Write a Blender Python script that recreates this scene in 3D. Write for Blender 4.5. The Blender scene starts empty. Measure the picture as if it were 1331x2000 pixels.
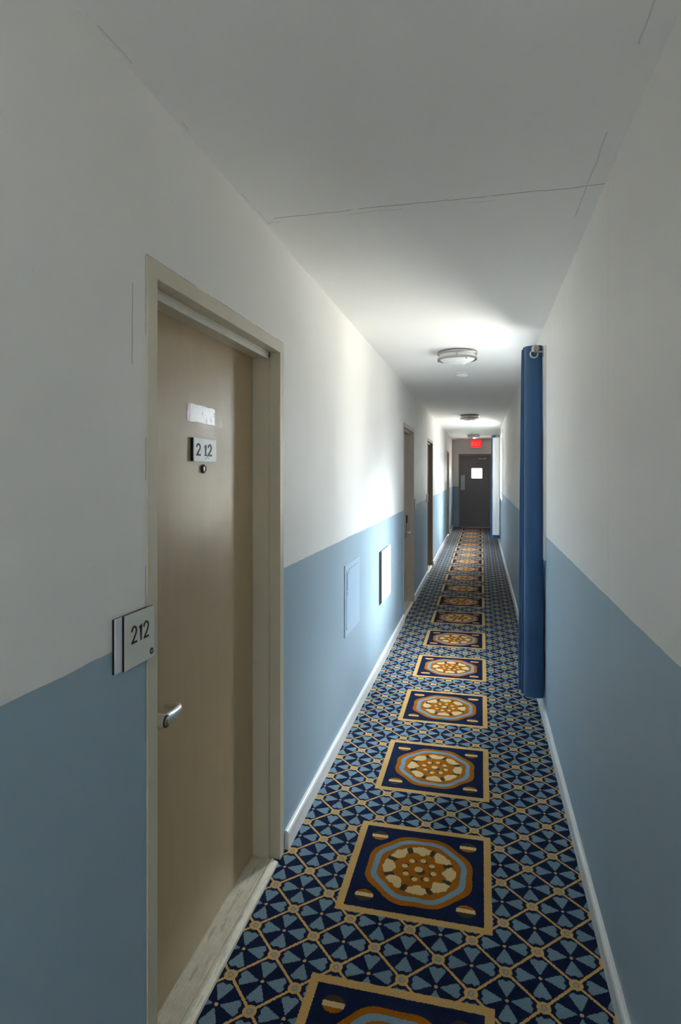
import bpy, bmesh, math, random
from mathutils import Vector, Matrix
random.seed(7)
C = bpy.context.scene.collection
PI = math.pi

# ------------------------------------------------------------------ camera, world, lights, exposure
H = 1.55                                   # eye height
cam_d = bpy.data.cameras.new('camera')
cam = bpy.data.objects.new('camera', cam_d); C.objects.link(cam)
cam.location = (0, 0, H)
cam.rotation_euler = (PI/2, 0, math.radians(13.33))
cam_d.sensor_width = 36; cam_d.lens = 1160/2000*36; cam_d.shift_y = -77/2000
cam_d.clip_start = 0.02
bpy.context.scene.camera = cam
vs = bpy.context.scene.view_settings
vs.view_transform = 'Standard'; vs.look = 'None'; vs.gamma = 1.0; vs.use_curve_mapping = False
vs.exposure = 1.47
bpy.context.scene.cycles.max_bounces = 16
bpy.context.scene.cycles.diffuse_bounces = 12

SKY_STRENGTH = 8.0
w = bpy.data.worlds.new('world'); bpy.context.scene.world = w
w.use_nodes = True
wt = w.node_tree; wt.nodes.clear()
AHEAD = Vector((0.29, 0.76, 0.58)).normalized()       # hazy sky brightest ahead
GROUND = Vector((0.27, 0.88, -0.34)).normalized()    # sunlit ground below it
OVERHEAD = Vector((0.46, -0.18, 0.90)).normalized()
ABACK = Vector((0.70, -0.70, 0.25)).normalized()     # a weaker bright patch of sky behind


def portal(name, loc, rot, sx, sy):
    l = bpy.data.lights.new(name, 'AREA'); l.shape = 'RECTANGLE'; l.size = sx; l.size_y = sy
    l.cycles.is_portal = True
    o = bpy.data.objects.new(name, l); C.objects.link(o); o.location = loc; o.rotation_euler = rot
    return o


# ------------------------------------------------------------------ main dimensions
XL, XR, ZC = -0.787, 0.39, 2.48
Y0, Y1 = -3.2, 17.2
WIN = [(3.93, 5.12, 1.03, 2.27), (11.3, 12.55, 1.03, 2.27), (-2.5, -1.3, 1.03, 2.27)]  # the last one is unseen, added as fill light for the near walls
BACK_FILL_WIN = (-0.70, 0.30, 0.12, 2.3)  # unseen window added behind the viewpoint to brighten the near end
for k, (a, b, c, d) in enumerate(WIN):
    portal('daylight_portal', (XR+0.17, (a+b)/2, (c+d)/2), (0, PI/2, 0), d-c, b-a)
portal('daylight_portal', ((BACK_FILL_WIN[0]+BACK_FILL_WIN[1])/2, Y0-0.17, (BACK_FILL_WIN[2]+BACK_FILL_WIN[3])/2), (PI/2, 0, 0), BACK_FILL_WIN[1]-BACK_FILL_WIN[0], BACK_FILL_WIN[3]-BACK_FILL_WIN[2])


# ------------------------------------------------------------------ node expression helper
class X:
    """A scalar in a node tree; arithmetic on it adds Math nodes."""
    t = None
    def __init__(s, v): s.v = v
    @staticmethod
    def op(o, *a):
        n = X.t.nodes.new('ShaderNodeMath'); n.operation = o
        for i, q in enumerate(a):
            if isinstance(q, X): q = q.v
            if isinstance(q, (int, float)): n.inputs[i].default_value = q
            else: X.t.links.new(q, n.inputs[i])
        return X(n.outputs[0])
    def __add__(s, o): return X.op('ADD', s, o)
    __radd__ = __add__
    def __sub__(s, o): return X.op('SUBTRACT', s, o)
    def __rsub__(s, o): return X.op('SUBTRACT', o, s)
    def __mul__(s, o): return X.op('MULTIPLY', s, o)
    __rmul__ = __mul__
    def __truediv__(s, o): return X.op('DIVIDE', s, o)
    def __lt__(s, o): return X.op('LESS_THAN', s, o)
    def __gt__(s, o): return X.op('GREATER_THAN', s, o)
    def __abs__(s): return X.op('ABSOLUTE', s)
    def mx(s, o): return X.op('MAXIMUM', s, o)
    def mn(s, o): return X.op('MINIMUM', s, o)
    def mod(s, m): return X.op('FLOORED_MODULO', s, m)
    def wrap(s, T): return (s + T/2).mod(T) - T/2
    def cos(s): return X.op('COSINE', s)
    def pw(s, p): return X.op('POWER', s, p)


def hyp(a, b): return X.op('SQRT', a*a + b*b)


class Mat:
    def __init__(s, name):
        s.m = bpy.data.materials.new(name); s.m.use_nodes = True
        s.t = s.m.node_tree; X.t = s.t
        s.b = s.t.nodes['Principled BSDF']
        s.out = s.t.nodes['Material Output']
        s._co = None
    def co(s):
        if s._co is None:
            n = s.t.nodes.new('ShaderNodeTexCoord'); s._co = n.outputs['Object']
            q = s.t.nodes.new('ShaderNodeSeparateXYZ'); s.t.links.new(s._co, q.inputs[0])
            s.x, s.y, s.z = (X(q.outputs[i]) for i in range(3))
        return s._co
    def noise(s, scale, detail=2, rough=.5, stretch=None, off=None):
        v = s.co()
        if stretch or off:
            mp = s.t.nodes.new('ShaderNodeMapping'); s.t.links.new(v, mp.inputs[0])
            if stretch: mp.inputs['Scale'].default_value = stretch
            if off: mp.inputs['Location'].default_value = off
            v = mp.outputs[0]
        n = s.t.nodes.new('ShaderNodeTexNoise'); s.t.links.new(v, n.inputs['Vector'])
        n.inputs['Scale'].default_value = scale; n.inputs['Detail'].default_value = detail; n.inputs['Roughness'].default_value = rough
        return X(n.outputs['Fac'])
    def mix(s, f, a, b, mode='MIX'):
        n = s.t.nodes.new('ShaderNodeMix'); n.data_type = 'RGBA'; n.blend_type = mode
        for k, q in ((0, f), (6, a), (7, b)):
            if isinstance(q, X): q = q.v
            if isinstance(q, (int, float)): n.inputs[k].default_value = q
            elif isinstance(q, tuple): n.inputs[k].default_value = (*q, 1)[:4]
            else: s.t.links.new(q, n.inputs[k])
        return n.outputs[2]
    def gain(s, c, f):                       # colour times scalar
        n = s.t.nodes.new('ShaderNodeVectorMath'); n.operation = 'SCALE'
        if isinstance(c, tuple): n.inputs[0].default_value = c
        else: s.t.links.new(c, n.inputs[0])
        s.t.links.new(f.v, n.inputs['Scale']); return n.outputs[0]
    def color(s, c):
        if isinstance(c, tuple): s.b.inputs['Base Color'].default_value = (*c, 1)
        else: s.t.links.new(c, s.b.inputs['Base Color'])
        return s
    def set(s, **k):
        for a, v in k.items():
            i = s.b.inputs[a.replace('_', ' ')]
            if isinstance(v, X): s.t.links.new(v.v, i)
            else: i.default_value = v
        return s
    def bump(s, h, strength=.2, dist=.002):
        n = s.t.nodes.new('ShaderNodeBump'); n.inputs['Strength'].default_value = strength; n.inputs['Distance'].default_value = dist
        s.t.links.new(h.v, n.inputs['Height']); s.t.links.new(n.outputs[0], s.b.inputs['Normal']); return s


# world: bright hazy sky, brighter round the veiled sun, sunlit ground below the horizon
X.t = wt
tc = wt.nodes.new('ShaderNodeTexCoord')
sp = wt.nodes.new('ShaderNodeSeparateXYZ'); wt.links.new(tc.outputs['Generated'], sp.inputs[0])
gx, gy, gz = (X(sp.outputs[i]) for i in range(3))
lobe = lambda d, p: (gx*d.x + gy*d.y + gz*d.z).mx(0.0).pw(p)
lum = lobe(AHEAD, 14.0)*26.0 + lobe(GROUND, 11.0)*14.0 + (gz*-1.0).mx(0.0)*0.22 + lobe(ABACK, 6.0)*0.35 + lobe(OVERHEAD, 8.0)*8.0 + 0.065
lum = lum*(abs(gz - 0.02)/0.40*0.72 + 0.28).mn(1.0)          # added dimming along the horizon, softens light on the wall facing the windows
up = (gz*6.0 + 0.5).mx(0.0).mn(1.0)
mixn = wt.nodes.new('ShaderNodeMix'); mixn.data_type = 'RGBA'
wt.links.new(up.v, mixn.inputs[0])
mixn.inputs[6].default_value = (0.98, 0.92, 0.84, 1)
mixn.inputs[7].default_value = (0.86, 0.92, 1.0, 1)
bg = wt.nodes.new('ShaderNodeBackground'); wo = wt.nodes.new('ShaderNodeOutputWorld')
wt.links.new(mixn.outputs[2], bg.inputs['Color'])
wt.links.new((lum*SKY_STRENGTH).v, bg.inputs['Strength'])
wt.links.new(bg.outputs[0], wo.inputs[0])


# ------------------------------------------------------------------ mesh helpers
def new_bm(): return bmesh.new()

def add_box(bm, x0, x1, y0, y1, z0, z1, bev=0.0, seg=2):
    r = bmesh.ops.create_cube(bm, size=1)
    vv = r['verts']
    for v in vv:
        v.co = Vector(((x0+x1)/2 + v.co.x*(x1-x0), (y0+y1)/2 + v.co.y*(y1-y0), (z0+z1)/2 + v.co.z*(z1-z0)))
    if bev:
        es = list({e for v in vv for e in v.link_edges})
        bmesh.ops.bevel(bm, geom=es, offset=bev, segments=seg, affect='EDGES', profile=.6)

def add_lathe(bm, prof, n=48, mtx=None):
    """prof: list of (r, z); revolved about z, then placed by mtx."""
    rings = []
    for r, z in prof:
        if r < 1e-6: rings.append([bm.verts.new((0, 0, z))])
        else: rings.append([bm.verts.new((r*math.cos(2*PI*i/n), r*math.sin(2*PI*i/n), z)) for i in range(n)])
    for a, b in zip(rings, rings[1:]):
        for i in range(n):
            j = (i+1) % n
            if len(a) == 1 and len(b) == 1: continue
            if len(a) == 1: bm.faces.new((a[0], b[j], b[i]))
            elif len(b) == 1: bm.faces.new((a[i], a[j], b[0]))
            else: bm.faces.new((a[i], a[j], b[j], b[i]))
    if mtx is not None:
        bmesh.ops.transform(bm, matrix=mtx, verts=[v for R in rings for v in R])

def add_tube(bm, pts, rad, n=16, caps=True):
    """round tube along a polyline; rad may be a list of (ry, rz) or floats."""
    pts = [Vector(p) for p in pts]; rings = []
    for i, p in enumerate(pts):
        a = pts[max(i-1, 0)]; b = pts[min(i+1, len(pts)-1)]
        d = (b-a).normalized()
        up = Vector((0, 0, 1)) if abs(d.z) < .9 else Vector((1, 0, 0))
        s = d.cross(up).normalized(); u = s.cross(d).normalized()
        r = rad[i] if isinstance(rad, list) else rad
        rs, ru = r if isinstance(r, tuple) else (r, r)
        rings.append([bm.verts.new(p + s*rs*math.cos(2*PI*k/n) + u*ru*math.sin(2*PI*k/n)) for k in range(n)])
    for a, b in zip(rings, rings[1:]):
        for k in range(n): bm.faces.new((a[k], a[(k+1) % n], b[(k+1) % n], b[k]))
    if caps: bm.faces.new(rings[0][::-1]); bm.faces.new(rings[-1])

def add_stroke(bm, pts, width, to3, depth):
    """flat-ended stroke of given width along 2D pts; to3(u, v, h) maps to 3D; depth = thickness."""
    n = len(pts); L = []; R = []
    for i in range(n):
        a = Vector(pts[max(i-1, 0)]); b = Vector(pts[min(i+1, n-1)]); p = Vector(pts[i])
        d = (b-a).normalized(); nn = Vector((-d.y, d.x))*width/2
        if 0 < i < n-1:
            d1 = (p-Vector(pts[i-1])).normalized(); cs = max(.45, abs(d1.dot(d))); nn = nn/cs
        L.append(p+nn); R.append(p-nn)
    mk = lambda q, h: bm.verts.new(to3(q.x, q.y, h))
    l0 = [mk(q, 0) for q in L]; r0 = [mk(q, 0) for q in R]; l1 = [mk(q, depth) for q in L]; r1 = [mk(q, depth) for q in R]
    for i in range(n-1):
        bm.faces.new((l1[i], r1[i], r1[i+1], l1[i+1])); bm.faces.new((l0[i], l0[i+1], r0[i+1], r0[i]))
        bm.faces.new((l0[i], l1[i], l1[i+1], l0[i+1])); bm.faces.new((r0[i], r0[i+1], r1[i+1], r1[i]))
    bm.faces.new((l0[0], r0[0], r1[0], l1[0])); bm.faces.new((l0[-1], l1[-1], r1[-1], r0[-1]))

def obj(name, bm, mat, parent=None, smooth=False, kind=None, label=None, ang=40):
    bmesh.ops.recalc_face_normals(bm, faces=bm.faces[:])
    me = bpy.data.meshes.new(name); bm.to_mesh(me); bm.free()
    me.materials.append(mat.m)
    if smooth:
        for p in me.polygons: p.use_smooth = True
        me.set_sharp_from_angle(angle=math.radians(ang))
    o = bpy.data.objects.new(name, me); C.objects.link(o)
    if parent is not None:
        o.parent = parent; o.matrix_parent_inverse = Matrix.Translation(-Vector(parent.location))
    if kind: o['kind'] = kind
    if label: o['label'] = label
    return o

def thing(name, label, cat, loc, group=None, kind=None):
    o = bpy.data.objects.new(name, None); C.objects.link(o); o.location = loc
    o.empty_display_size = .05
    o['label'] = label
    if cat: o['category'] = cat
    if group: o['group'] = group
    if kind: o['kind'] = kind
    bpy.context.view_layer.update()
    return o

def tag(o, label, cat=None, group=None, kind=None):
    o['label'] = label
    if cat: o['category'] = cat
    if group: o['group'] = group
    if kind: o['kind'] = kind
    return o

def dup(root, dy, dx=0, dz=0, label=None, group=None):
    r = root.copy(); C.objects.link(r); r.location = root.location + Vector((dx, dy, dz))
    if label: r['label'] = label
    if group: r['group'] = group
    for ch in list(root.children):
        c = ch.copy(); C.objects.link(c); c.parent = r; c.matrix_parent_inverse = ch.matrix_parent_inverse.copy()
        for g in list(ch.children):
            d = g.copy(); C.objects.link(d); d.parent = c; d.matrix_parent_inverse = g.matrix_parent_inverse.copy()
    return r

def slab_holes(bm, axis, f0, f1, s, z, holes):
    """a wall slab normal to `axis` ('x' or 'y') from f0 to f1, spanning s and z ranges, with rectangular holes (s0, s1, z0, z1)."""
    ss = sorted({s[0], s[1], *[q for h in holes for q in h[:2]]}); zz = sorted({z[0], z[1], *[q for h in holes for q in h[2:]]})
    ss = [q for q in ss if s[0] <= q <= s[1]]; zz = [q for q in zz if z[0] <= q <= z[1]]
    ns, nz = len(ss)-1, len(zz)-1
    solid = lambda i, j: 0 <= i < ns and 0 <= j < nz and not any(h[0] <= (ss[i]+ss[i+1])/2 <= h[1] and h[2] <= (zz[j]+zz[j+1])/2 <= h[3] for h in holes)
    cache = {}
    def V(f, a, b):
        k = (f, a, b)
        if k not in cache:
            ff = f1 if f else f0
            cache[k] = bm.verts.new((ff, ss[a], zz[b]) if axis == 'x' else (ss[a], ff, zz[b]))
        return cache[k]
    for i in range(ns):
        for j in range(nz):
            if not solid(i, j): continue
            for f in (0, 1): bm.faces.new((V(f, i, j), V(f, i+1, j), V(f, i+1, j+1), V(f, i, j+1)))
            for di, dj, e in ((-1, 0, ((i, j), (i, j+1))), (1, 0, ((i+1, j), (i+1, j+1))), (0, -1, ((i, j), (i+1, j))), (0, 1, ((i, j+1), (i+1, j+1)))):
                if not solid(i+di, j+dj):
                    (a, b), (c, d) = e
                    bm.faces.new((V(0, a, b), V(0, c, d), V(1, c, d), V(1, a, b)))


# ------------------------------------------------------------------ materials
def wall_material(name, seam=None, cracks=False):
    m = Mat(name); m.co()
    edge = m.noise(9, 2)*0.010 - 0.005 + m.noise(1.2, 1)*0.012 - 0.006
    lower = (m.z + edge) < 1.157
    blot = m.noise(2.2, 3)*0.10 + 0.95
    c = m.mix(lower, (0.86, 0.845, 0.812), (0.345, 0.455, 0.54))
    c = m.gain(c, blot)
    grain = m.noise(420, 2)
    h = grain*.6 + m.noise(60, 2)*1.2
    if seam is not None:                     # plasterboard joint
        d = abs(m.y + m.noise(6, 2)*0.006 - 0.003 - seam)
        line = (1.0 - (d/0.004).mn(1.0))*m.noise(5, 1)
        c = m.gain(c, 1.0 - line*0.35)
    if cracks:                               # split paint beside the nearest door frame
        wv = m.noise(7, 4, .65)*0.020 - 0.010
        c1_ = (1.0 - (abs(m.y - 1.228 + wv*.5)/(m.noise(8, 1, off=(2, 2, 8))*0.006 + .0005)).mn(1.0))*(m.z > 1.80)*(m.z < 1.99)
        c2_ = (1.0 - (abs(m.y - 1.284 + wv*.3)/0.0026).mn(1.0))*(m.z > .9)*(m.z < 2.075)*(m.noise(6, 2, off=(1, 8, 2)) > .45)
        c3_ = (1.0 - (abs(m.z - 2.077 + wv*.4)/0.0032).mn(1.0))*(m.y > 1.285)*(m.y < 2.305)*(m.noise(6, 2, off=(4, 2, 2)) > .38)
        c = m.mix((c1_*.55).mx(c2_*.55).mx(c3_*.7), c, (0.10, 0.10, 0.10))
    scuff = (m.noise(38, 4, .65, off=(3, 1, 7)) > 0.735)
    c = m.mix(scuff*0.35, c, (0.42, 0.44, 0.44))
    m.color(c).set(Roughness=0.52, **{'Specular_IOR_Level': 0.35}).bump(h, .22, .0012)
    return m

M_wall = wall_material('painted_wall', None, True)
M_wall_r = wall_material('painted_wall_jointed', 2.02)

m = M_ceil = Mat('ceiling_paint'); m.co()
wob = m.noise(7, 4, .6)*0.05 - 0.025 + m.noise(1.6, 1)*0.02
d = abs(m.y - 2.053 - wob*0.6)
crack = (1.0 - (d/0.0035).mn(1.0))*((m.noise(5, 2, off=(2, 5, 0)) > 0.40)*0.8)
d2 = abs(m.y - 2.085 - wob*0.9)
crack2 = (1.0 - (d2/0.003).mn(1.0))*((m.noise(4, 2, off=(9, 5, 0)) > 0.55)*0.4)
tape = (1.0 - (abs(m.x - 0.345 + m.noise(5, 2)*0.02)/0.003).mn(1.0))*(m.noise(3.5, 2, off=(0, 3, 0)) > .5)*(m.y < 2.3)*0.35
tape2 = (1.0 - (abs(m.x + 0.765 + m.noise(5, 2)*0.02)/0.003).mn(1.0))*(m.noise(3.5, 2, off=(4, 3, 0)) > .55)*(m.y < 2.4)*0.3
c = m.gain((0.90, 0.895, 0.87), m.noise(1.6, 3)*.08+.96)
c = m.mix(crack.mx(crack2).mx(tape).mx(tape2), c, (0.16, 0.15, 0.14))
m.color(c).set(Roughness=.7, **{'Specular_IOR_Level': .25}).bump(m.noise(380, 2)*.6 + m.noise(14, 3)*2.0 - crack*2.0, .25, .0015)

def paint(name, col, rough=.45, var=.10, bump=.12, scale=40, spec=.5):
    m = Mat(name); m.co()
    m.color(m.gain(col, m.noise(scale*.12, 3)*var*2 + 1-var)).set(Roughness=rough, **{'Specular_IOR_Level': spec}).bump(m.noise(scale, 3), bump, .002)
    return m

M_white = paint('white_gloss_paint', (.80, .80, .78), .35, .05, .06)
M_base = Mat('baseboard_paint'); m = M_base; m.co()
sc = m.noise(22, 4, .7, stretch=(1, .3, 1)) > .69
m.color(m.mix(sc*.5, (.82, .82, .80), (.35, .33, .30))).set(Roughness=.38).bump(m.noise(30, 2), .08, .002)
M_frame = Mat('door_frame_paint'); m = M_frame; m.co()
chip = m.noise(30, 5, .7) > .74
m.color(m.mix(chip*.7, m.gain((.66, .59, .46), m.noise(4, 3)*.16+.92), (.22, .17, .12))).set(Roughness=.42).bump(m.noise(60, 2), .08, .002)
M_slab = Mat('bronze_door_paint'); m = M_slab; m.co()
st = m.noise(14, 4, .6, stretch=(1, 1.4, .35))
scr = (m.noise(60, 3, .6, stretch=(1, 1, .12)) > .74)*.25
m.color(m.mix(scr, m.gain((.47, .345, .195), st*.22+.89), (.60, .57, .5))).set(Roughness=m.noise(9, 3)*.22+.24, **{'Specular_IOR_Level': .6}).bump(m.noise(26, 3)*1.0+m.noise(120, 2)*.5, .16, .002)
M_wood = Mat('veneered_door'); m = M_wood; m.co()
g = m.noise(10, 4, .6, stretch=(6, 6, .35))
m.color(m.mix(g, (.36, .28, .21), (.54, .44, .35))).set(Roughness=.45).bump(g, .08, .002)
M_grey_door = paint('grey_brown_door_paint', (.19, .17, .17), .45, .06, .05)
M_steel = Mat('satin_steel'); m = M_steel; m.co()
m.color((.82, .83, .85)).set(Metallic=1.0, Roughness=m.noise(80, 2)*.08+.27)
M_nickel = Mat('brushed_nickel'); m = M_nickel; m.co()
m.color((.42, .40, .37)).set(Metallic=1.0, Roughness=m.noise(120, 2)*.12+.27)
M_brass = Mat('brass'); m = M_brass; m.co()
m.color((.78, .62, .28)).set(Metallic=1.0, Roughness=m.noise(90, 2)*.1+.2)
M_black = paint('black_plastic', (.012, .012, .013), .4, .1, .03)
M_ink = paint('black_lettering', (.02, .022, .024), .5, .1, .02)
M_glass_diff = Mat('frosted_glass'); m = M_glass_diff; m.co()
m.color(m.gain((.80, .80, .80), m.noise(5, 1)*.04+.98)).set(Roughness=.25)
M_detector = paint('white_plastic', (.82, .82, .80), .4, .03, .02)
M_plate = Mat('sign_plate_face'); m = M_plate; m.co()
m.color(m.gain((.70, .69, .62), m.noise(7, 3)*.14+.93)).set(Roughness=.4)
M_plate_w = Mat('white_plate_face'); m = M_plate_w; m.co()
m.color(m.gain((.80, .81, .86), m.noise(20, 3)*.08+.96)).set(Roughness=.3)
M_panel = paint('blue_panel_paint', (.42, .55, .68), .5, .06, .12)
M_panel_w = paint('white_panel_paint', (.80, .82, .85), .45, .05, .05)

m = M_thresh = Mat('worn_threshold'); m.co()
dirt = m.noise(26, 5, .68)
streak = m.noise(60, 3, .6, stretch=(1, .12, 1))
c = m.mix(dirt, (.50, .45, .34), (.92, .87, .73))
c = m.mix((streak > .62)*.35, c, (.20, .17, .12))
m.color(c).set(Roughness=.42, Metallic=.15).bump(dirt, .15, .002)

m = M_cloth = Mat('blue_curtain_cloth'); m.co()
wv = m.noise(300, 2, stretch=(1, 1, 2))
c = m.gain((.040, .118, .26), wv*.4+.8)
m.color(c).set(Roughness=.6, Sheen_Weight=.3, **{'Specular_IOR_Level': .3}).bump(wv + m.noise(7, 3, stretch=(1, 1, .5))*6, .2, .002)
tr = m.t.nodes.new('ShaderNodeBsdfTranslucent'); m.t.links.new(c, tr.inputs[0])
mx_ = m.t.nodes.new('ShaderNodeMixShader'); mx_.inputs[0].default_value = .18
m.t.links.new(m.b.outputs[0], mx_.inputs[1]); m.t.links.new(tr.outputs[0], mx_.inputs[2]); m.t.links.new(mx_.outputs[0], m.out.inputs[0])
M_lining = paint('white_curtain_lining', (.90, .90, .87), .7, .04, .1, 120, .2)

m = M_pane = Mat('window_glass'); m.co()
tr = m.t.nodes.new('ShaderNodeBsdfTransparent'); tr.inputs[0].default_value = (.96, .98, .97, 1)
gl = m.t.nodes.new('ShaderNodeBsdfGlossy'); gl.inputs['Roughness'].default_value = .02
fr = m.t.nodes.new('ShaderNodeFresnel'); fr.inputs[0].default_value = 1.45
mx_ = m.t.nodes.new('ShaderNodeMixShader')
m.t.links.new((X(fr.outputs[0])*.8).v, mx_.inputs[0]); m.t.links.new(tr.outputs[0], mx_.inputs[1]); m.t.links.new(gl.outputs[0], mx_.inputs[2]); m.t.links.new(mx_.outputs[0], m.out.inputs[0])

m = M_exit = Mat('exit_sign_glow'); m.co()
m.color((.5, .01, .01)).set(Emission_Color=(1, .012, .02, 1), Emission_Strength=.55, Roughness=.4)
m = M_exit_l = Mat('exit_letter_glow'); m.co()
m.color((.7, .2, .1)).set(Emission_Color=(1, .055, .03, 1), Emission_Strength=.6, Roughness=.4)

m = M_sticker = Mat('worn_red_label'); m.co()
red = (m.noise(34, 4, .7, stretch=(1, 1.6, .5)) > .585)
edge_r = (m.y < 1.712)
c = m.mix(red.mx(edge_r*.8)*.75, (.86, .80, .76), (.42, .06, .08))
m.color(c).set(Roughness=.24, **{'Specular_IOR_Level': .8}).bump(m.noise(60, 3, stretch=(1, 3, .4)), .04, .001)

# carpet ------------------------------------------------------------------------------------------
m = M_carpet = Mat('patterned_carpet'); m.co()
P = 0.2065
nx = m.noise(170, 2)*0.008 - 0.004
ny = m.noise(170, 2, off=(7.3, 2.1, 0))*0.008 - 0.004
cx = m.x + nx + 0.236; cy = m.y + ny - 2.325
ly = cy.wrap(4*P)
# lattice of diamonds
fx = abs(cx.wrap(P)); fy = abs((ly - P/2).wrap(P))
du = P/2 - fx.mx(fy); dv = fx.mn(fy)
A = du.mx(dv); B = du.mn(dv)
line = (P/2 - (A + B)) < 0.0062
rn = hyp(P/2 - A, B)
node = rn < 0.0205
eye = rn < 0.0105
eye2 = rn < 0.0045
petal = (B < (A*0.53 - 0.0052))*((A + abs(B - 0.011)*0.55) < 0.0735)*(B < 0.0258)*(A > 0.013)
cdot = hyp(A, B) < 0.0058
NAVY, PETAL, GOLD, ORANGE, CREAM, BLUE2, BROWN = (.009, .018, .060), (.205, .315, .39), (.74, .45, .16), (.43, .135, .006), (.82, .60, .29), (.24, .37, .47), (.075, .052, .028)
c = m.mix(petal, NAVY, PETAL)
c = m.mix(line.mx(node).mx(cdot), c, GOLD)
c = m.mix(eye, c, (.30, .36, .36)); c = m.mix(eye2, c, GOLD)
# medallion squares
sq = abs(cx).mx(abs(ly))
th = X.op('ARCTAN2', ly, cx); r = hyp(cx, ly)
q = r/((th*8.0).cos()*-0.026 + 1.0) + m.noise(8, 2, off=(1, 4, 0))*0.018 - 0.009
s = m.mix(q < .207, NAVY, ORANGE)
s = m.mix(q < .184, s, BLUE2)
s = m.mix(q < .161, s, ORANGE)
lob = (th*8.0).cos()
q2 = q + m.noise(26, 2)*0.034 - 0.017
ring = (q2 < (lob*0.006 + .137))*(q2 > (lob*-0.010 + .100))
s = m.mix(ring, s, CREAM)
gap = ((lob + m.noise(30, 1, off=(5, 5, 0))*.9) < -0.32)*(q < .134)*(q > .098)
s = m.mix(gap, s, BROWN)
dth = (th + 0.2).wrap(PI/4)
dd = hyp(r - .058, r*dth)
dth2 = (th + 0.36).wrap(PI/4)
s = m.mix(hyp(r - .054, r*dth2) < .0105, s, BROWN)
s = m.mix(dd < .0115, s, CREAM)
s = m.mix(hyp(cx - .008, ly + .010) < .017, s, BROWN)
s = m.mix(hyp(cx + .002, ly - .002) < .0165, s, CREAM)
sx_, sy_ = abs(cx) - .183, abs(ly) - .183
spot = hyp(sx_/.034, sy_/.030) < 1.0
band = m.mix(sy_ > .007, CREAM, BROWN); band = m.mix(sy_ < -.012, band, ORANGE)
s = m.mix(spot, s, band)
s = m.mix(sq > .246, s, GOLD)
c = m.mix(sq < .274, c, s)
pile = m.noise(330, 3, .75)
wear = m.noise(3, 3)
c = m.gain(c, (pile*2.0)*(wear*.3 + .85))
m.color(c).set(Roughness=.95, **{'Specular_IOR_Level': .1}).bump(pile + m.noise(160, 2)*.8, .8, .004)

# ------------------------------------------------------------------ room shell
bm = new_bm(); add_box(bm, XL-.4, XR+.2, Y0-.2, Y1+.35, -.12, 0); obj('floor', bm, M_carpet, kind='structure', label='blue and gold medallion patterned corridor carpet')
bm = new_bm(); add_box(bm, XL-.4, XR+.2, Y0-.2, Y1+.35, ZC, ZC+.12); obj('ceiling', bm, M_ceil, kind='structure', label='off white plaster ceiling with a hairline crack across')

DOORS = [(1.331, 2.258), (6.20, 7.115), (9.03, 9.95), (14.22, 15.14)]   # clear openings in the left wall
DT = 2.031; FW = .043
bm = new_bm()
slab_holes(bm, 'x', XL-.16, XL, (Y0, Y1), (0, ZC), [(a-FW+.004, b+FW-.004, 0, DT+FW-.004) for a, b in DOORS])
add_box(bm, XL-.24, XL-.1605, Y0, Y1, 0, ZC)
obj('wall_left', bm, M_wall, kind='structure', label='left wall, off white above and blue below')
bm = new_bm()
slab_holes(bm, 'x', XR, XR+.15, (Y0, Y1), (0, ZC), WIN)
obj('wall_right', bm, M_wall_r, kind='structure', label='right wall, off white above and blue below')
ED = (-.575, .245, 2.03)                    # end door opening
bm = new_bm()
slab_holes(bm, 'y', Y1, Y1+.15, (XL-.24, XR+.15), (0, ZC), [(ED[0]-.046, ED[1]+.046, 0, ED[2]+.046)])
obj('wall_far', bm, M_wall, kind='structure', label='end wall of the corridor around the grey door')
bm = new_bm()
slab_holes(bm, 'y', Y0-.15, Y0, (XL-.24, XR+.15), (0, ZC), [BACK_FILL_WIN])
obj('wall_back', bm, M_wall, kind='structure', label='wall behind the viewpoint')

# baseboards: a profile with a rounded top edge, extruded along the wall
def baseboard(name, segs, side, label):
    bm = new_bm(); hgt = .078
    for a, b in segs:
        t = .018
        prof = [(0, 0), (t, 0), (t, hgt-.012), (t-.004, hgt-.004), (t-.010, hgt), (0, hgt)]
        rows = []
        for y in (a, b): rows.append([bm.verts.new(((XL + p if side < 0 else XR - p), y, z)) for p, z in prof])
        n = len(prof)
        for i in range(n): bm.faces.new((rows[0][i], rows[0][(i+1) % n], rows[1][(i+1) % n], rows[1][i]))
        bm.faces.new(rows[0]); bm.faces.new(rows[1][::-1])
    obj(name, bm, M_base, kind='structure', label=label)
ext = lambda k: (DOORS[k][0]-FW-.003, DOORS[k][1]+FW+.003)
baseboard('baseboard_left', [(Y0, ext(0)[0]), (ext(0)[1]+.02, ext(1)[0]), (ext(1)[1], ext(2)[0]), (ext(2)[1], ext(3)[0]), (ext(3)[1], Y1)], -1, 'white baseboard along the left wall')
baseboard('baseboard_right', [(Y0, Y1)], 1, 'white baseboard along the right wall')

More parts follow.
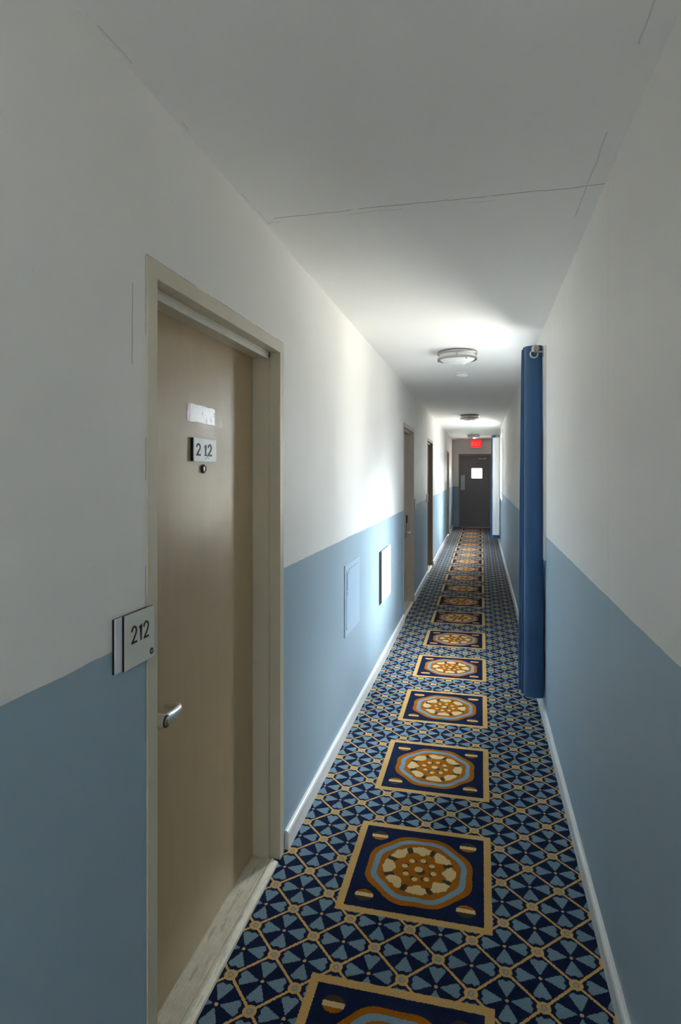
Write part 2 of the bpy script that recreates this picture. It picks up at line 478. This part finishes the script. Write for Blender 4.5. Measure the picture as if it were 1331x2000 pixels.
# ------------------------------------------------------------------ doors of the left wall
def frame_bm(a, b):
    bm = new_bm(); x0 = XL-.155; f = XL+.004
    rx = XL-.039                              # corridor face of the stop
    st = .021                                 # stop projection
    xs = XL-.106                              # door face
    def leg(y_open, sgn):
        o, i = y_open + sgn*FW, y_open
        prof = [(f, o), (f, i), (rx, i), (rx, i-sgn*st), (xs, i-sgn*st), (xs, i), (x0, i), (x0, o)]
        rows = [[bm.verts.new((x, y, z)) for x, y in prof] for z in (0, DT)]
        n = len(prof)
        for k in range(n): bm.faces.new((rows[0][k], rows[0][(k+1) % n], rows[1][(k+1) % n], rows[1][k]))
        bm.faces.new(rows[0]); bm.faces.new(rows[1])
    leg(a, -1); leg(b, 1)
    prof = [(f, DT+FW), (f, DT), (rx, DT), (rx, DT-st), (xs, DT-st), (xs, DT), (x0, DT), (x0, DT+FW)]
    rows = [[bm.verts.new((x, y, z)) for x, z in prof] for y in (a-FW, b+FW)]
    n = len(prof)
    for k in range(n): bm.faces.new((rows[0][k], rows[0][(k+1) % n], rows[1][(k+1) % n], rows[1][k]))
    bm.faces.new(rows[0]); bm.faces.new(rows[1])
    return bm

def threshold_bm(a, b):
    bm = new_bm()
    x0, x1 = XL-.113, XL+.004
    pts = [(x0, 0), (x0, .013)]
    n = 9
    for k in range(n):                        # grooved tread
        u0 = x0 + .006 + (x1-.036-x0-.006)*k/n; u1 = x0 + .006 + (x1-.036-x0-.006)*(k+1)/n
        pts += [(u0+.0012, .0135), (u1-.0022, .0135), (u1-.001, .0118)]
    pts += [(x1-.034, .014), (x1-.030, .0175), (x1-.024, .0175), (x1-.020, .013), (x1-.003, .007), (x1, 0)]
    rows = [[bm.verts.new((x, y, z)) for x, z in pts] for y in (a+.0225, b-.0225)]
    m_ = len(pts)
    for k in range(m_): bm.faces.new((rows[0][k], rows[0][(k+1) % m_], rows[1][(k+1) % m_], rows[1][k]))
    bm.faces.new(rows[0]); bm.faces.new(rows[1][::-1])
    return bm

XD = XL-.1065
def door_unit(k, mat, label, fmat=M_frame):
    a, b = DOORS[k]
    t = thing('door_%d' % (k+1), label, None, (XL, (a+b)/2, 0), kind='structure')
    obj('door_frame', frame_bm(a, b), fmat, t)
    bm = new_bm(); add_box(bm, XD-.045, XD, a+.003, b-.003, .016, DT-.003, .0015)
    obj('door_panel', bm, mat, t, label=None)
    obj('threshold', threshold_bm(a, b), M_thresh, t)
    return t

door1 = door_unit(0, M_slab, 'bronze painted door in a beige frame, nearest on the left wall')
door2 = door_unit(1, M_wood, 'second door along the left wall, with a black lock', paint('taupe_frame_paint', (.52, .44, .37), .45, .08, .06))
door3 = door_unit(2, M_wood, 'third door along the left wall, in a frame coloured for shade', paint('shaded_frame_paint', (.30, .22, .15), .45, .08, .06))  # shade inside the recess is put into this frame's brown
door4 = door_unit(3, M_wood, 'fourth and farthest door along the left wall', paint('olive_frame_paint', (.36, .33, .25), .45, .08, .06))

# weather strip along the head of door 1
bm = new_bm(); add_box(bm, XL-.0385, XL-.0335, 1.345, 2.215, DT-.031, DT-.0235, .0008); add_box(bm, XL-.0385, XL-.0365, 1.345, 2.215, DT-.0235, DT-.012); add_box(bm, XL-.0385, XL-.0335, 1.345, 2.215, DT-.012, DT-.0065, .0008)
obj('weather_strip', bm, paint('weather_strip_paint', (.66, .63, .55), .4), door1)

# lever handle of door 1
hy, hz = 1.437, .885
bm = new_bm()
add_lathe(bm, [(0, 0), (.033, 0), (.033, .006), (.029, .010), (.016, .012), (.0125, .022), (.0125, .052), (0, .052)], 40, Matrix.Translation((XD, hy, hz)) @ Matrix.Rotation(PI/2, 4, 'Y'))
pts, rad = [], []
for i in range(15):                           # the grip: thick at the hub, thinner at the bend, then back to the door
    u = i/14; pts.append((XD+.066 + .004*math.sin(u*PI), hy-.008 + .092*u, hz + .001*u)); rad.append((.0105-.002*u, .0172-.0055*u))
for i in range(1, 7):
    a = i/6*PI/2; pts.append((XD+.066-.014*(1-math.cos(a)), hy+.084+.014*math.sin(a), hz+.001)); rad.append((.008, .0112))
pts += [(XD+.040, hy+.098, hz+.001), (XD+.018, hy+.097, hz+.001), (XD+.010, hy+.096, hz+.001)]; rad += [(.006, .010), (.005, .0095), (.003, .008)]
add_tube(bm, pts, rad, 24)
add_lathe(bm, [(0, .048), (.0178, .048), (.0182, .070), (.0160, .0745), (.0145, .0750)], 40, Matrix.Translation((XD, hy, hz)) @ Matrix.Rotation(PI/2, 4, 'Y'))
lever = obj('lever_handle', bm, M_steel, door1, smooth=True, label='satin steel lever handle with a key cylinder')
bm = new_bm(); add_lathe(bm, [(.0166, .0735), (.0166, .0757), (.0128, .0757), (.0128, .0735)], 32, Matrix.Translation((XD, hy, hz)) @ Matrix.Rotation(PI/2, 4, 'Y'))
obj('cylinder_rim', bm, M_black, lever, smooth=True)
bm = new_bm(); add_lathe(bm, [(0, .0772), (.0080, .0772), (.0120, .0758), (.0126, .0735), (0, .0735)], 32, Matrix.Translation((XD, hy, hz)) @ Matrix.Rotation(PI/2, 4, 'Y'))
kc = obj('key_cylinder', bm, M_brass, lever, smooth=True, label='brass key cylinder')
bm = new_bm(); add_box(bm, XD+.0765, XD+.0776, hy-.0012, hy+.0012, hz-.006, hz+.005)
obj('keyhole', bm, M_black, lever)

# peephole of door 1
bm = new_bm(); add_lathe(bm, [(0, .001), (.0145, .001), (.0150, .004), (.0125, .0075), (.0095, .0080), (.0090, .0055), (0, .0055)], 32, Matrix.Translation((XD, 1.799, 1.562)) @ Matrix.Rotation(PI/2, 4, 'Y'))
pe = obj('peephole', bm, M_black, door1, smooth=True, label='black peephole rim')
bm = new_bm(); add_lathe(bm, [(0, .0078), (.004, .0074), (.0078, .0058), (.0080, .0050), (0, .005)], 24, Matrix.Translation((XD, 1.799, 1.562)) @ Matrix.Rotation(PI/2, 4, 'Y'))
obj('lens', bm, M_steel, pe, smooth=True)

# electronic lock of door 2, at its far edge
ly2 = 7.03
bm = new_bm(); add_box(bm, XD, XD+.030, ly2-.038, ly2+.038, .775, 1.05, .008)
lk = obj('electronic_lock', bm, M_nickel, door2, smooth=True, label='black topped electronic card lock')
bm = new_bm(); add_box(bm, XD+.030, XD+.043, ly2-.033, ly2+.033, .955, 1.045, .006); obj('card_reader', bm, M_black, lk, smooth=True)
bm = new_bm()
add_tube(bm, [(XD+.028, ly2, .845), (XD+.060, ly2, .845), (XD+.072, ly2-.012, .845), (XD+.074, ly2-.06, .845), (XD+.072, ly2-.125, .845)], [.011, .011, .011, .009, .008], 16)
obj('lever', bm, M_steel, lk, smooth=True)
# lock of the farthest doors, edge on
# ------------------------------------------------------------------ end door
xa, xb, zt = ED
de = thing('door_5', 'grey brown fire door with a small square window at the corridor end', None, ((xa+xb)/2, Y1, 0), kind='structure')
bm = new_bm()
add_box(bm, xa-.044, xa, Y1-.012, Y1+.13, 0, zt); add_box(bm, xb, xb+.044, Y1-.012, Y1+.13, 0, zt); add_box(bm, xa-.044, xb+.044, Y1-.012, Y1+.13, zt, zt+.044)
add_box(bm, xa, xa+.016, Y1+.0755, Y1+.13, 0, zt); add_box(bm, xb-.016, xb, Y1+.0755, Y1+.13, 0, zt); add_box(bm, xa, xb, Y1+.0755, Y1+.13, zt-.016, zt)
obj('door_frame', bm, paint('dark_frame_paint', (.24, .215, .20), .45), de)
W = (-.256, .020, 1.395, 1.668)
bm = new_bm(); slab_holes(bm, 'y', Y1+.03, Y1+.075, (xa+.0005, xb-.0005), (.0115, zt-.0005), [W])
obj('door_panel', bm, M_grey_door, de)
bm = new_bm(); slab_holes(bm, 'y', Y1+.022, Y1+.0299, (W[0]-.022, W[1]+.022), (W[2]-.022, W[3]+.022), [W]); obj('vision_frame', bm, M_grey_door, de)
bm = new_bm(); add_box(bm, W[0]+.0005, W[1]-.0005, Y1+.05, Y1+.056, W[2]+.0005, W[3]-.0005); obj('pane', bm, M_pane, de, label='bright glass pane')
bm = new_bm(); add_box(bm, xa+.012, xa+.125, Y1+.022, Y1+.0299, 1.06, 1.475, .003); pp = obj('push_plate', bm, paint('pale_plate', (.52, .60, .62), .35), de, label='pale plate at the latch edge')
for zz in (1.09, 1.445):
    for xx in (xa+.027, xa+.11):
        bm = new_bm(); add_lathe(bm, [(0, .003), (.004, .0025), (.006, 0)], 12, Matrix.Translation((xx, Y1+.022, zz)) @ Matrix.Rotation(PI/2, 4, 'X')); obj('screw', bm, M_steel, pp)
bm = new_bm(); add_box(bm, -.06, .18, Y1-.03, Y1+.0299, 1.962, 2.012, .006); cl = obj('door_closer', bm, M_grey_door, de)
bm = new_bm(); add_tube(bm, [(.12, Y1-.045, 1.935), (-.075, Y1-.11, 1.937)], .009, 10); add_tube(bm, [(.12, Y1-.045, 1.930), (.12, Y1-.02, 1.963)], .012, 10); obj('closer_arm', bm, M_steel, cl, smooth=True, label='bright closer arm')
bm = new_bm(); add_box(bm, xa+.001, xb-.001, Y1-.03, Y1+.10, 0, .011, .003); obj('threshold', bm, paint('pale_metal_threshold', (.75, .68, .66), .3), de)

# ------------------------------------------------------------------ windows
def window(k, a, b, c, d):
    t = thing('window_%d' % (k+1), ('window in the right wall behind the near blue curtain', 'window in the right wall before the far curtain', 'added fill light window in the right wall behind the viewpoint')[k], None, (XR, (a+b)/2, c), kind='structure')
    x0, x1 = XR+.06, XR+.11
    bm = new_bm()
    slab_holes(bm, 'x', x0, x1, (a+.001, b-.001), (c+.001, d-.001), [(a+.05, b-.05, c+.05, (c+d)/2-.02), (a+.05, b-.05, (c+d)/2+.02, d-.05)])
    obj('window_frame', bm, M_white, t)
    for z0, z1 in ((c+.05, (c+d)/2-.02), ((c+d)/2+.02, d-.05)):
        bm = new_bm(); add_box(bm, x0+.022, x0+.027, a+.0505, b-.0505, z0+.0005, z1-.0005); obj('pane', bm, M_pane, t)
    bm = new_bm()
    slab_holes(bm, 'x', XR-.014, XR-.0005, (a-.098, b+.06), (c-.02, d+.06), [(a, b, c, d)])
    obj('casing', bm, M_white, t)
    bm = new_bm(); add_box(bm, XR-.017, XR+.0595, a+.001, b-.001, c+.0005, c+.018, .003); obj('sill', bm, M_white, t)
    return t
for k, q in enumerate(WIN): window(k, *q)
t = thing('window_4', 'added tall fill light window in the wall behind the viewpoint', None, ((BACK_FILL_WIN[0]+BACK_FILL_WIN[1])/2, Y0, BACK_FILL_WIN[2]), kind='structure')
a, b, c, d = BACK_FILL_WIN
bm = new_bm(); slab_holes(bm, 'y', Y0-.11, Y0-.06, (a+.001, b-.001), (c+.001, d-.001), [(a+.05, b-.05, c+.05, d-.05)]); obj('window_frame', bm, M_white, t)
bm = new_bm(); add_box(bm, a+.0505, b-.0505, Y0-.088, Y0-.083, c+.0505, d-.0505); obj('pane', bm, M_pane, t)

# ------------------------------------------------------------------ curtains on grommets
def smooth_path(ctrl, n):
    out = []
    P_ = [ctrl[0]] + ctrl + [ctrl[-1]]
    for i in range(1, len(P_)-2):
        p0, p1, p2, p3 = (Vector(P_[j]) for j in (i-1, i, i+1, i+2))
        for k in range(n):
            t = k/n
            out.append(.5*((2*p1) + (p2-p0)*t + (2*p0-5*p1+4*p2-p3)*t*t + (3*p1-p0-3*p2+p3)*t**3))
    out.append(Vector(ctrl[-1])); return out

def sheet(bm, top, bot, z1, z0, rows=40, n=10, thick=.0018, sag=None):
    """cloth hanging from plan path `top` to plan path `bot`; closed thin solid."""
    a, b = smooth_path(top, n), smooth_path(bot, n)
    G = []
    for r in range(rows+1):
        u = r/rows; e = u**.8
        row = []
        for i, (p, q) in enumerate(zip(a, b)):
            w_ = p*(1-e) + q*e
            s_ = i/(len(a)-1)
            w_ = w_ + Vector((.0016*math.sin(9*u*PI + 7*s_)*u, .0035*math.sin(5*u*PI + 11*s_)*u))
            z = z1 + (z0-z1)*u + (sag(s_)*(1-u) if sag else 0)
            row.append(Vector((w_.x, w_.y, z)))
        G.append(row)
    nc = len(a)
    def norm(i):
        p = G[0][max(i-1, 0)]; q = G[0][min(i+1, nc-1)]; d_ = (q-p); return Vector((-d_.y, d_.x, 0)).normalized()*thick/2
    F = [[bm.verts.new(G[r][i] + norm(i)) for i in range(nc)] for r in range(rows+1)]
    K = [[bm.verts.new(G[r][i] - norm(i)) for i in range(nc)] for r in range(rows+1)]
    for r in range(rows):
        for i in range(nc-1):
            bm.faces.new((F[r][i], F[r][i+1], F[r+1][i+1], F[r+1][i])); bm.faces.new((K[r][i], K[r+1][i], K[r+1][i+1], K[r][i+1]))
        bm.faces.new((F[r][0], F[r+1][0], K[r+1][0], K[r][0])); bm.faces.new((F[r][-1], K[r][-1], K[r+1][-1], F[r+1][-1]))
    for i in range(nc-1):
        bm.faces.new((F[0][i], K[0][i], K[0][i+1], F[0][i+1])); bm.faces.new((F[-1][i], F[-1][i+1], K[-1][i+1], K[-1][i]))

def ring_bm(c, r0, r1, t, axis_rot):
    bm = new_bm(); prof = []
    for k in range(13):
        a = 2*PI*k/12; prof.append(((r0+r1)/2 + (r1-r0)/2*math.cos(a), t*math.sin(a)))
    add_lathe(bm, prof, 32, Matrix.Translation(c) @ axis_rot)
    return bm
ROTY = Matrix.Rotation(PI/2, 4, 'X')       # lathe axis along y

def folds(y0, nf, step, xo, xw, flare):
    pts = [(xw, y0+.006), (xw-.022, y0-.006), ((xo+xw)/2+.008, y0-.010), (xo+.036, y0-.002), (xo+.014, y0+.014), (xo+.006, y0+.032), (xo+.016, y0+.044)]
    y = y0+.050
    for k in range(nf):
        o = xo - flare*(k+.5)
        pts.append((o, y)); pts.append((o+.02, y+step*.35)); pts.append((xw-.05, y+step*.5)); pts.append((xw-.012, y+step*.75)); pts.append((xw-.05, y+step*1.0)); pts.append((o+.02, y+step*1.2))
        y += step*1.35
    return pts

RX, RZ = .325, 2.312
c1 = thing('curtain', 'blue blackout curtain bunched at the near end of its rod on the right wall', 'curtain', (.32, 3.95, .14), group='blue corridor curtains')
bm = new_bm()
sheet(bm, folds(3.90, 2, .052, .262, .372, .004), folds(3.90, 2, .062, .258, .381, .016), 2.345, .142, 48, 8)
body = obj('curtain_cloth', bm, M_cloth, c1, smooth=True, ang=70)
for k in range(3):
    obj('grommet', ring_bm((RX-.003, 3.8865+.05*k, RZ-.022), .018, .027, .0035, ROTY), M_steel, c1, smooth=True, label='pale metal grommet')

c2 = thing('curtain', 'curtain at the far right window showing its white lining', 'curtain', (.30, 12.85, .17), group='blue corridor curtains')
bm = new_bm()
sheet(bm, folds(12.86, 3, .08, .225, .375, .003), folds(12.86, 3, .09, .214, .378, .010), 2.335, .17, 40, 8)
obj('curtain_cloth', bm, M_cloth, c2, smooth=True, ang=70)
bm = new_bm(); sheet(bm, [(.371, 12.820), (.33, 12.826), (.28, 12.832), (.238, 12.842)], [(.375, 12.820), (.33, 12.826), (.28, 12.832), (.232, 12.842)], 2.28, .245, 20, 8)
obj('lining', bm, M_lining, c2, smooth=True, ang=70, label='white lining of the curtain')
for k in range(3):
    obj('grommet', ring_bm((RX-.003, 12.836+.05*k, RZ-.022), .018, .027, .0035, ROTY), M_steel, c2, smooth=True)

def rod(y0, y1, label):
    t = thing('curtain_rod', label, 'curtain rod', (RX, y0, RZ), group='curtain rods on the right wall')
    bm = new_bm(); add_tube(bm, [(RX, y0, RZ), (RX, y1, RZ)], .0085, 20); obj('rod', bm, M_nickel, t, smooth=True)
    prof = [(0, -.050), (.010, -.049), (.018, -.043), (.0225, -.032), (.0235, -.026), (.0225, -.020), (.018, -.010), (.012, -.004), (.0105, 0), (.013, .002), (.013, .008), (.009, .010)]
    bm = new_bm(); add_lathe(bm, prof, 32, Matrix.Translation((RX, y0, RZ)) @ Matrix.Rotation(-PI/2, 4, 'X')); obj('finial', bm, M_nickel, t, smooth=True, label='ball finial')
    bm = new_bm(); add_lathe(bm, prof, 32, Matrix.Translation((RX, y1, RZ)) @ Matrix.Rotation(PI/2, 4, 'X')); obj('finial', bm, M_nickel, t, smooth=True)
    for yy in (y0+.018, y1-.03):
        bm = new_bm(); add_tube(bm, [(RX, yy, RZ-.013), (XR-.0155, yy, RZ-.013)], .006, 14); add_box(bm, XR-.0195, XR-.0142, yy-.012, yy+.012, RZ-.045, RZ+.02, .001)
        obj('bracket', bm, M_nickel, t, smooth=True)
    return t
rod(3.855, 4.60, 'nickel curtain rod with ball finial over the near blue curtain')
rod(12.80, 13.35, 'short curtain rod above the far white lined curtain')

# ------------------------------------------------------------------ room signs and number plates
def plate_map(x, y0, z0): return lambda u, v, h: (x+h, y0+u, z0+v)
TWO = [(.02, .72), (.06, .87), (.17, .97), (.30, 1.0), (.43, .96), (.52, .85), (.54, .71), (.49, .57), (.40, .44), (.06, .045), (.60, .045)]
TWO_A, TWO_B = TWO[:-1], [(.0, .045), (.60, .045)]
ONE = [(.06, .80), (.26, .96), (.26, 0)]
def digits(bm, spec, hgt, wid, sw, mp):
    """spec: list of (char, left)"""
    for ch, x0 in spec:
        for st in ((TWO_A, TWO_B) if ch == '2' else (ONE,)):
            add_stroke(bm, [(x0 + p[0]*wid, p[1]*hgt) for p in st], sw, mp, .0012)

def sign_root(y, label, first_text=False, side=1):
    t = thing('room_sign', label, 'room sign', (XL, y, 1.165), group='room signs beside the doors')
    return t
# the sign beside door 212: a back plate and a front plate standing proud of it
s1 = thing('room_sign', 'white 212 room sign beside the frame of the nearest door', 'room sign', (XL, 1.21, 1.17), group='room signs beside the doors')
bm = new_bm(); add_box(bm, XL+.0003, XL+.0045, 1.150, 1.284, 1.1065, 1.2275); bp = obj('back_plate', bm, M_black, s1)
bm = new_bm(); add_box(bm, XL+.0045, XL+.0075, 1.1515, 1.284, 1.1065, 1.2275, .0006); obj('back_face', bm, M_plate_w, bp)
bm = new_bm(); add_box(bm, XL+.0075, XL+.0125, 1.176, 1.298, 1.1055, 1.2285); fp = obj('front_plate', bm, M_black, s1)
bm = new_bm(); add_box(bm, XL+.0125, XL+.0150, 1.1768, 1.2985, 1.1055, 1.2290, .0006); ff = obj('front_face', bm, M_plate, fp)
bm = new_bm(); digits(bm, [('2', .0), ('1', .0290), ('2', .0500)], .0375, .036, .0044, plate_map(XL+.0149, 1.2010, 1.1605)); obj('numerals', bm, M_ink, fp, label='black numerals 212')
bm = new_bm(); add_lathe(bm, [(0, .001), (.0074, .001), (.0077, 0)], 28, Matrix.Translation((XL+.015, 1.285, 1.1215)) @ Matrix.Rotation(PI/2, 4, 'Y')); em = obj('round_emblem', bm, M_ink, fp, smooth=True)
bm = new_bm(); add_stroke(bm, [(-.0028, -.0030), (-.0022, .0022), (.0002, -.0015), (.0026, .0030)], .0011, plate_map(XL+.0158, 1.285, 1.1215), .0006)
obj('emblem_mark', bm, M_plate, fp)
# edge-on signs farther along
def small_sign(y0, label):
    t = thing('room_sign', label, 'room sign', (XL, y0+.06, 1.17), group='room signs beside the doors')
    bm = new_bm(); add_box(bm, XL+.0003, XL+.0065, y0, y0+.12, 1.106, 1.229); obj('back_plate', bm, M_black, t)
    bm = new_bm(); add_box(bm, XL+.0065, XL+.013, y0+.004, y0+.118, 1.107, 1.228, .001); obj('front_plate', bm, M_plate, t)
small_sign(ext(1)[1]+.02, 'white room sign seen edge on just past the second door')
small_sign(ext(2)[0]-.145, 'white room sign seen edge on just before the third door')

# number plate on door 1
np_ = thing('number_plate', 'small white plate reading 2 12 on the nearest door', 'number plate', (XD, 1.80, 1.62))
bm = new_bm(); add_box(bm, XD+.0003, XD+.0085, 1.7150, 1.878, 1.5865, 1.6610); b0 = obj('plate', bm, M_black, np_, label='black plate edge')
bm = new_bm(); add_box(bm, XD+.0085, XD+.0110, 1.7165, 1.8795, 1.5855, 1.6615, .0005); f0_ = obj('plate_face', bm, M_plate_w, np_)
bm = new_bm(); digits(bm, [('2', .0)], .036, .048, .0060, plate_map(XD+.0109, 1.7335, 1.6055)); obj('numeral', bm, paint('teal_ink', (.06, .10, .12), .5), f0_, label='dark teal numeral 2')
bm = new_bm(); digits(bm, [('1', .0), ('2', .029)], .036, .046, .0062, plate_map(XD+.0109, 1.787, 1.6055)); add_box(bm, XD+.0109, XD+.0121, 1.791, 1.808, 1.6045, 1.608)
obj('numerals', bm, paint('faded_red_ink', (.21, .09, .10), .5), f0_, label='faded reddish numerals 12')
for q in range(3):
    bm = new_bm(); add_lathe(bm, [(0, .0011), (.0016, .0006), (.0020, 0)], 12, Matrix.Translation((XD+.011, 1.803+.009*q, 1.597+(q % 2)*.004)) @ Matrix.Rotation(PI/2, 4, 'Y')); obj('braille_dot', bm, M_ink, f0_)

# worn label above it, with a torn outline
outl = [(1.692, 1.712), (1.690, 1.735), (1.694, 1.768), (1.712, 1.770), (1.75, 1.7685), (1.80, 1.769), (1.845, 1.766), (1.852, 1.769), (1.890, 1.766), (1.887, 1.74), (1.889, 1.708), (1.876, 1.7125), (1.82, 1.711), (1.76, 1.7135), (1.71, 1.711)]
bm = new_bm()
f_ = [bm.verts.new((XD+.0012, y, z)) for y, z in outl]; g_ = [bm.verts.new((XD+.0002, y, z)) for y, z in outl]
bm.faces.new(f_); bm.faces.new(g_[::-1])
for i in range(len(outl)): j = (i+1) % len(outl); bm.faces.new((f_[i], f_[j], g_[j], g_[i]))
tag(obj('door_label', bm, M_sticker), 'worn white and red label above the 2 12 plate on the nearest door', 'label')

# ------------------------------------------------------------------ wall panels on the left
ap = thing('access_panel', 'blue painted access panel flush in the left wall', 'access panel', (XL, 3.62, .78), group='panels low on the left wall')
bm = new_bm(); slab_holes(bm, 'x', XL+.0003, XL+.006, (3.415, 3.845), (.573, .998), [(3.448, 3.812, .606, .965)]); obj('panel_frame', bm, M_panel, ap)
bm = new_bm(); add_box(bm, XL+.0003, XL+.0085, 3.4515, 3.8085, .6095, .9615, .001); pd = obj('panel_door', bm, M_panel, ap)
bm = new_bm(); add_box(bm, XL+.0084, XL+.0092, 3.462, 3.470, .845, .945); add_box(bm, XL+.0084, XL+.0092, 3.463, 3.468, .815, .835); add_box(bm, XL+.0084, XL+.0092, 3.485, 3.497, .944, .953); obj('latch_slot', bm, M_ink, pd)
wp = thing('wall_panel', 'white cover panel standing off the left wall before the second door', 'wall panel', (XL, 4.85, .72), group='panels low on the left wall')
bm = new_bm(); add_box(bm, XL+.0003, XL+.022, 4.640, 5.075, .520, .920); bb = obj('back_box', bm, paint('dark_panel_edge', (.05, .05, .05), .6), wp)
bm = new_bm(); add_box(bm, XL+.022, XL+.0255, 4.640, 5.10, .510, .930, .0015); obj('cover', bm, M_panel_w, wp)

# ------------------------------------------------------------------ ceiling lights, detectors, exit sign
def ceiling_light(y, label):
    cx_ = -.18
    t = thing('ceiling_light', label, 'ceiling light', (cx_, y, ZC), group='ceiling lights along the corridor')
    T = Matrix.Translation((cx_, y, 0))
    z = ZC
    def ring(z0, z1, r): 
        bm = new_bm(); add_lathe(bm, [(r-.022, z0), (r-.004, z0), (r, z0-.003), (r, z1+.003), (r-.004, z1), (r-.010, z1), (r-.010, z0-.004), (r-.022, z0)], 64, T); return bm
    bm = new_bm(); add_lathe(bm, [(.12, z-.0005), (.140, z-.0005), (.150, z-.006), (.152, z-.020), (.148, z-.024), (.134, z-.024)], 64, T); obj('canopy', bm, M_nickel, t, smooth=True)
    bm = new_bm(); add_lathe(bm, [(.136, z-.020), (.138, z-.024), (.138, z-.052), (.132, z-.0615), (.115, z-.073), (.085, z-.083), (.045, z-.089), (0, z-.091)], 64, T); obj('diffuser', bm, M_glass_diff, t, smooth=True)
    obj('trim_ring', ring(z-.050, z-.066, .152), M_nickel, t, smooth=True)
    for k in range(3):
        a = 2*PI*k/3 + .55
        bm = new_bm(); add_tube(bm, [(cx_+.1475*math.cos(a), y+.1475*math.sin(a), z-.022), (cx_+.1475*math.cos(a), y+.1475*math.sin(a), z-.052)], .004, 10); obj('post', bm, M_nickel, t, smooth=True)
        bm = new_bm(); add_lathe(bm, [(.004, z-.066), (.005, z-.070), (.004, z-.078), (0, z-.079)], 12, Matrix.Translation((cx_+.143*math.cos(a+.5), y+.143*math.sin(a+.5), 0))); obj('knob', bm, M_nickel, t, smooth=True)
    return t
L1 = ceiling_light(4.66, 'round flush ceiling light with nickel rings, nearest of three')
dup(L1, 9.80-4.66, label='round flush ceiling light, middle of three along the ceiling')
dup(L1, 14.9-4.66, label='round flush ceiling light above the red exit sign, farthest of three')

def detector(y, label):
    t = thing('smoke_detector', label, 'smoke detector', (-.176, y, ZC), group='smoke detectors on the ceiling')
    T = Matrix.Translation((-.176, y, 0)); z = ZC
    bm = new_bm(); add_lathe(bm, [(0, z-.0005), (.066, z-.0005), (.067, z-.006), (.060, z-.010)], 48, T); obj('base', bm, M_detector, t, smooth=True)
    bm = new_bm(); add_lathe(bm, [(.056, z-.010), (.058, z-.024), (.053, z-.033), (.040, z-.037), (.036, z-.041), (.018, z-.044), (0, z-.044)], 48, T); obj('cover', bm, M_detector, t, smooth=True)
    bm = new_bm(); add_lathe(bm, [(0, z-.0455), (.006, z-.0452), (.007, z-.0438)], 16, Matrix.Translation((-.15, y, .004))); obj('test_button', bm, M_detector, t)
    return t
detector(5.66, 'white round smoke detector just past the nearest ceiling light')
detector(14.1, 'white round smoke detector just before the farthest ceiling light')

ex = thing('exit_sign', 'glowing red EXIT sign above the end door', 'exit sign', (-.137, Y1-.06, 2.36))
bm = new_bm(); add_box(bm, -.292, .018, Y1-.075, Y1-.001, 2.232, 2.470, .006); hs = obj('housing', bm, paint('sign_housing', (.55, .53, .50), .4), ex)
bm = new_bm(); add_box(bm, -.280, .006, Y1-.079, Y1-.0751, 2.245, 2.458); fc = obj('lit_face', bm, M_exit, ex, label='glowing red face')
bm = new_bm()
mp = lambda u, v, h: (-.137+u, Y1-.0789-h, 2.352+v)
hh, sw = .055, .019
add_stroke(bm, [(-.112, -hh), (-.112, hh)], sw, mp, .002)
for v in (-hh+.009, 0, hh-.009): add_stroke(bm, [(-.104, v), (-.068, v)], sw*.9, mp, .002)
add_stroke(bm, [(-.050, -hh), (.002, hh)], sw, mp, .002); add_stroke(bm, [(-.050, hh), (.002, -hh)], sw, mp, .0024)
add_stroke(bm, [(.028, -hh), (.028, hh)], sw, mp, .002)
add_stroke(bm, [(.085, -hh), (.085, hh-.017)], sw, mp, .002); add_stroke(bm, [(.052, hh-.009), (.118, hh-.009)], sw*.9, mp, .002)
obj('letters', bm, M_exit_l, fc, label='letters EXIT')
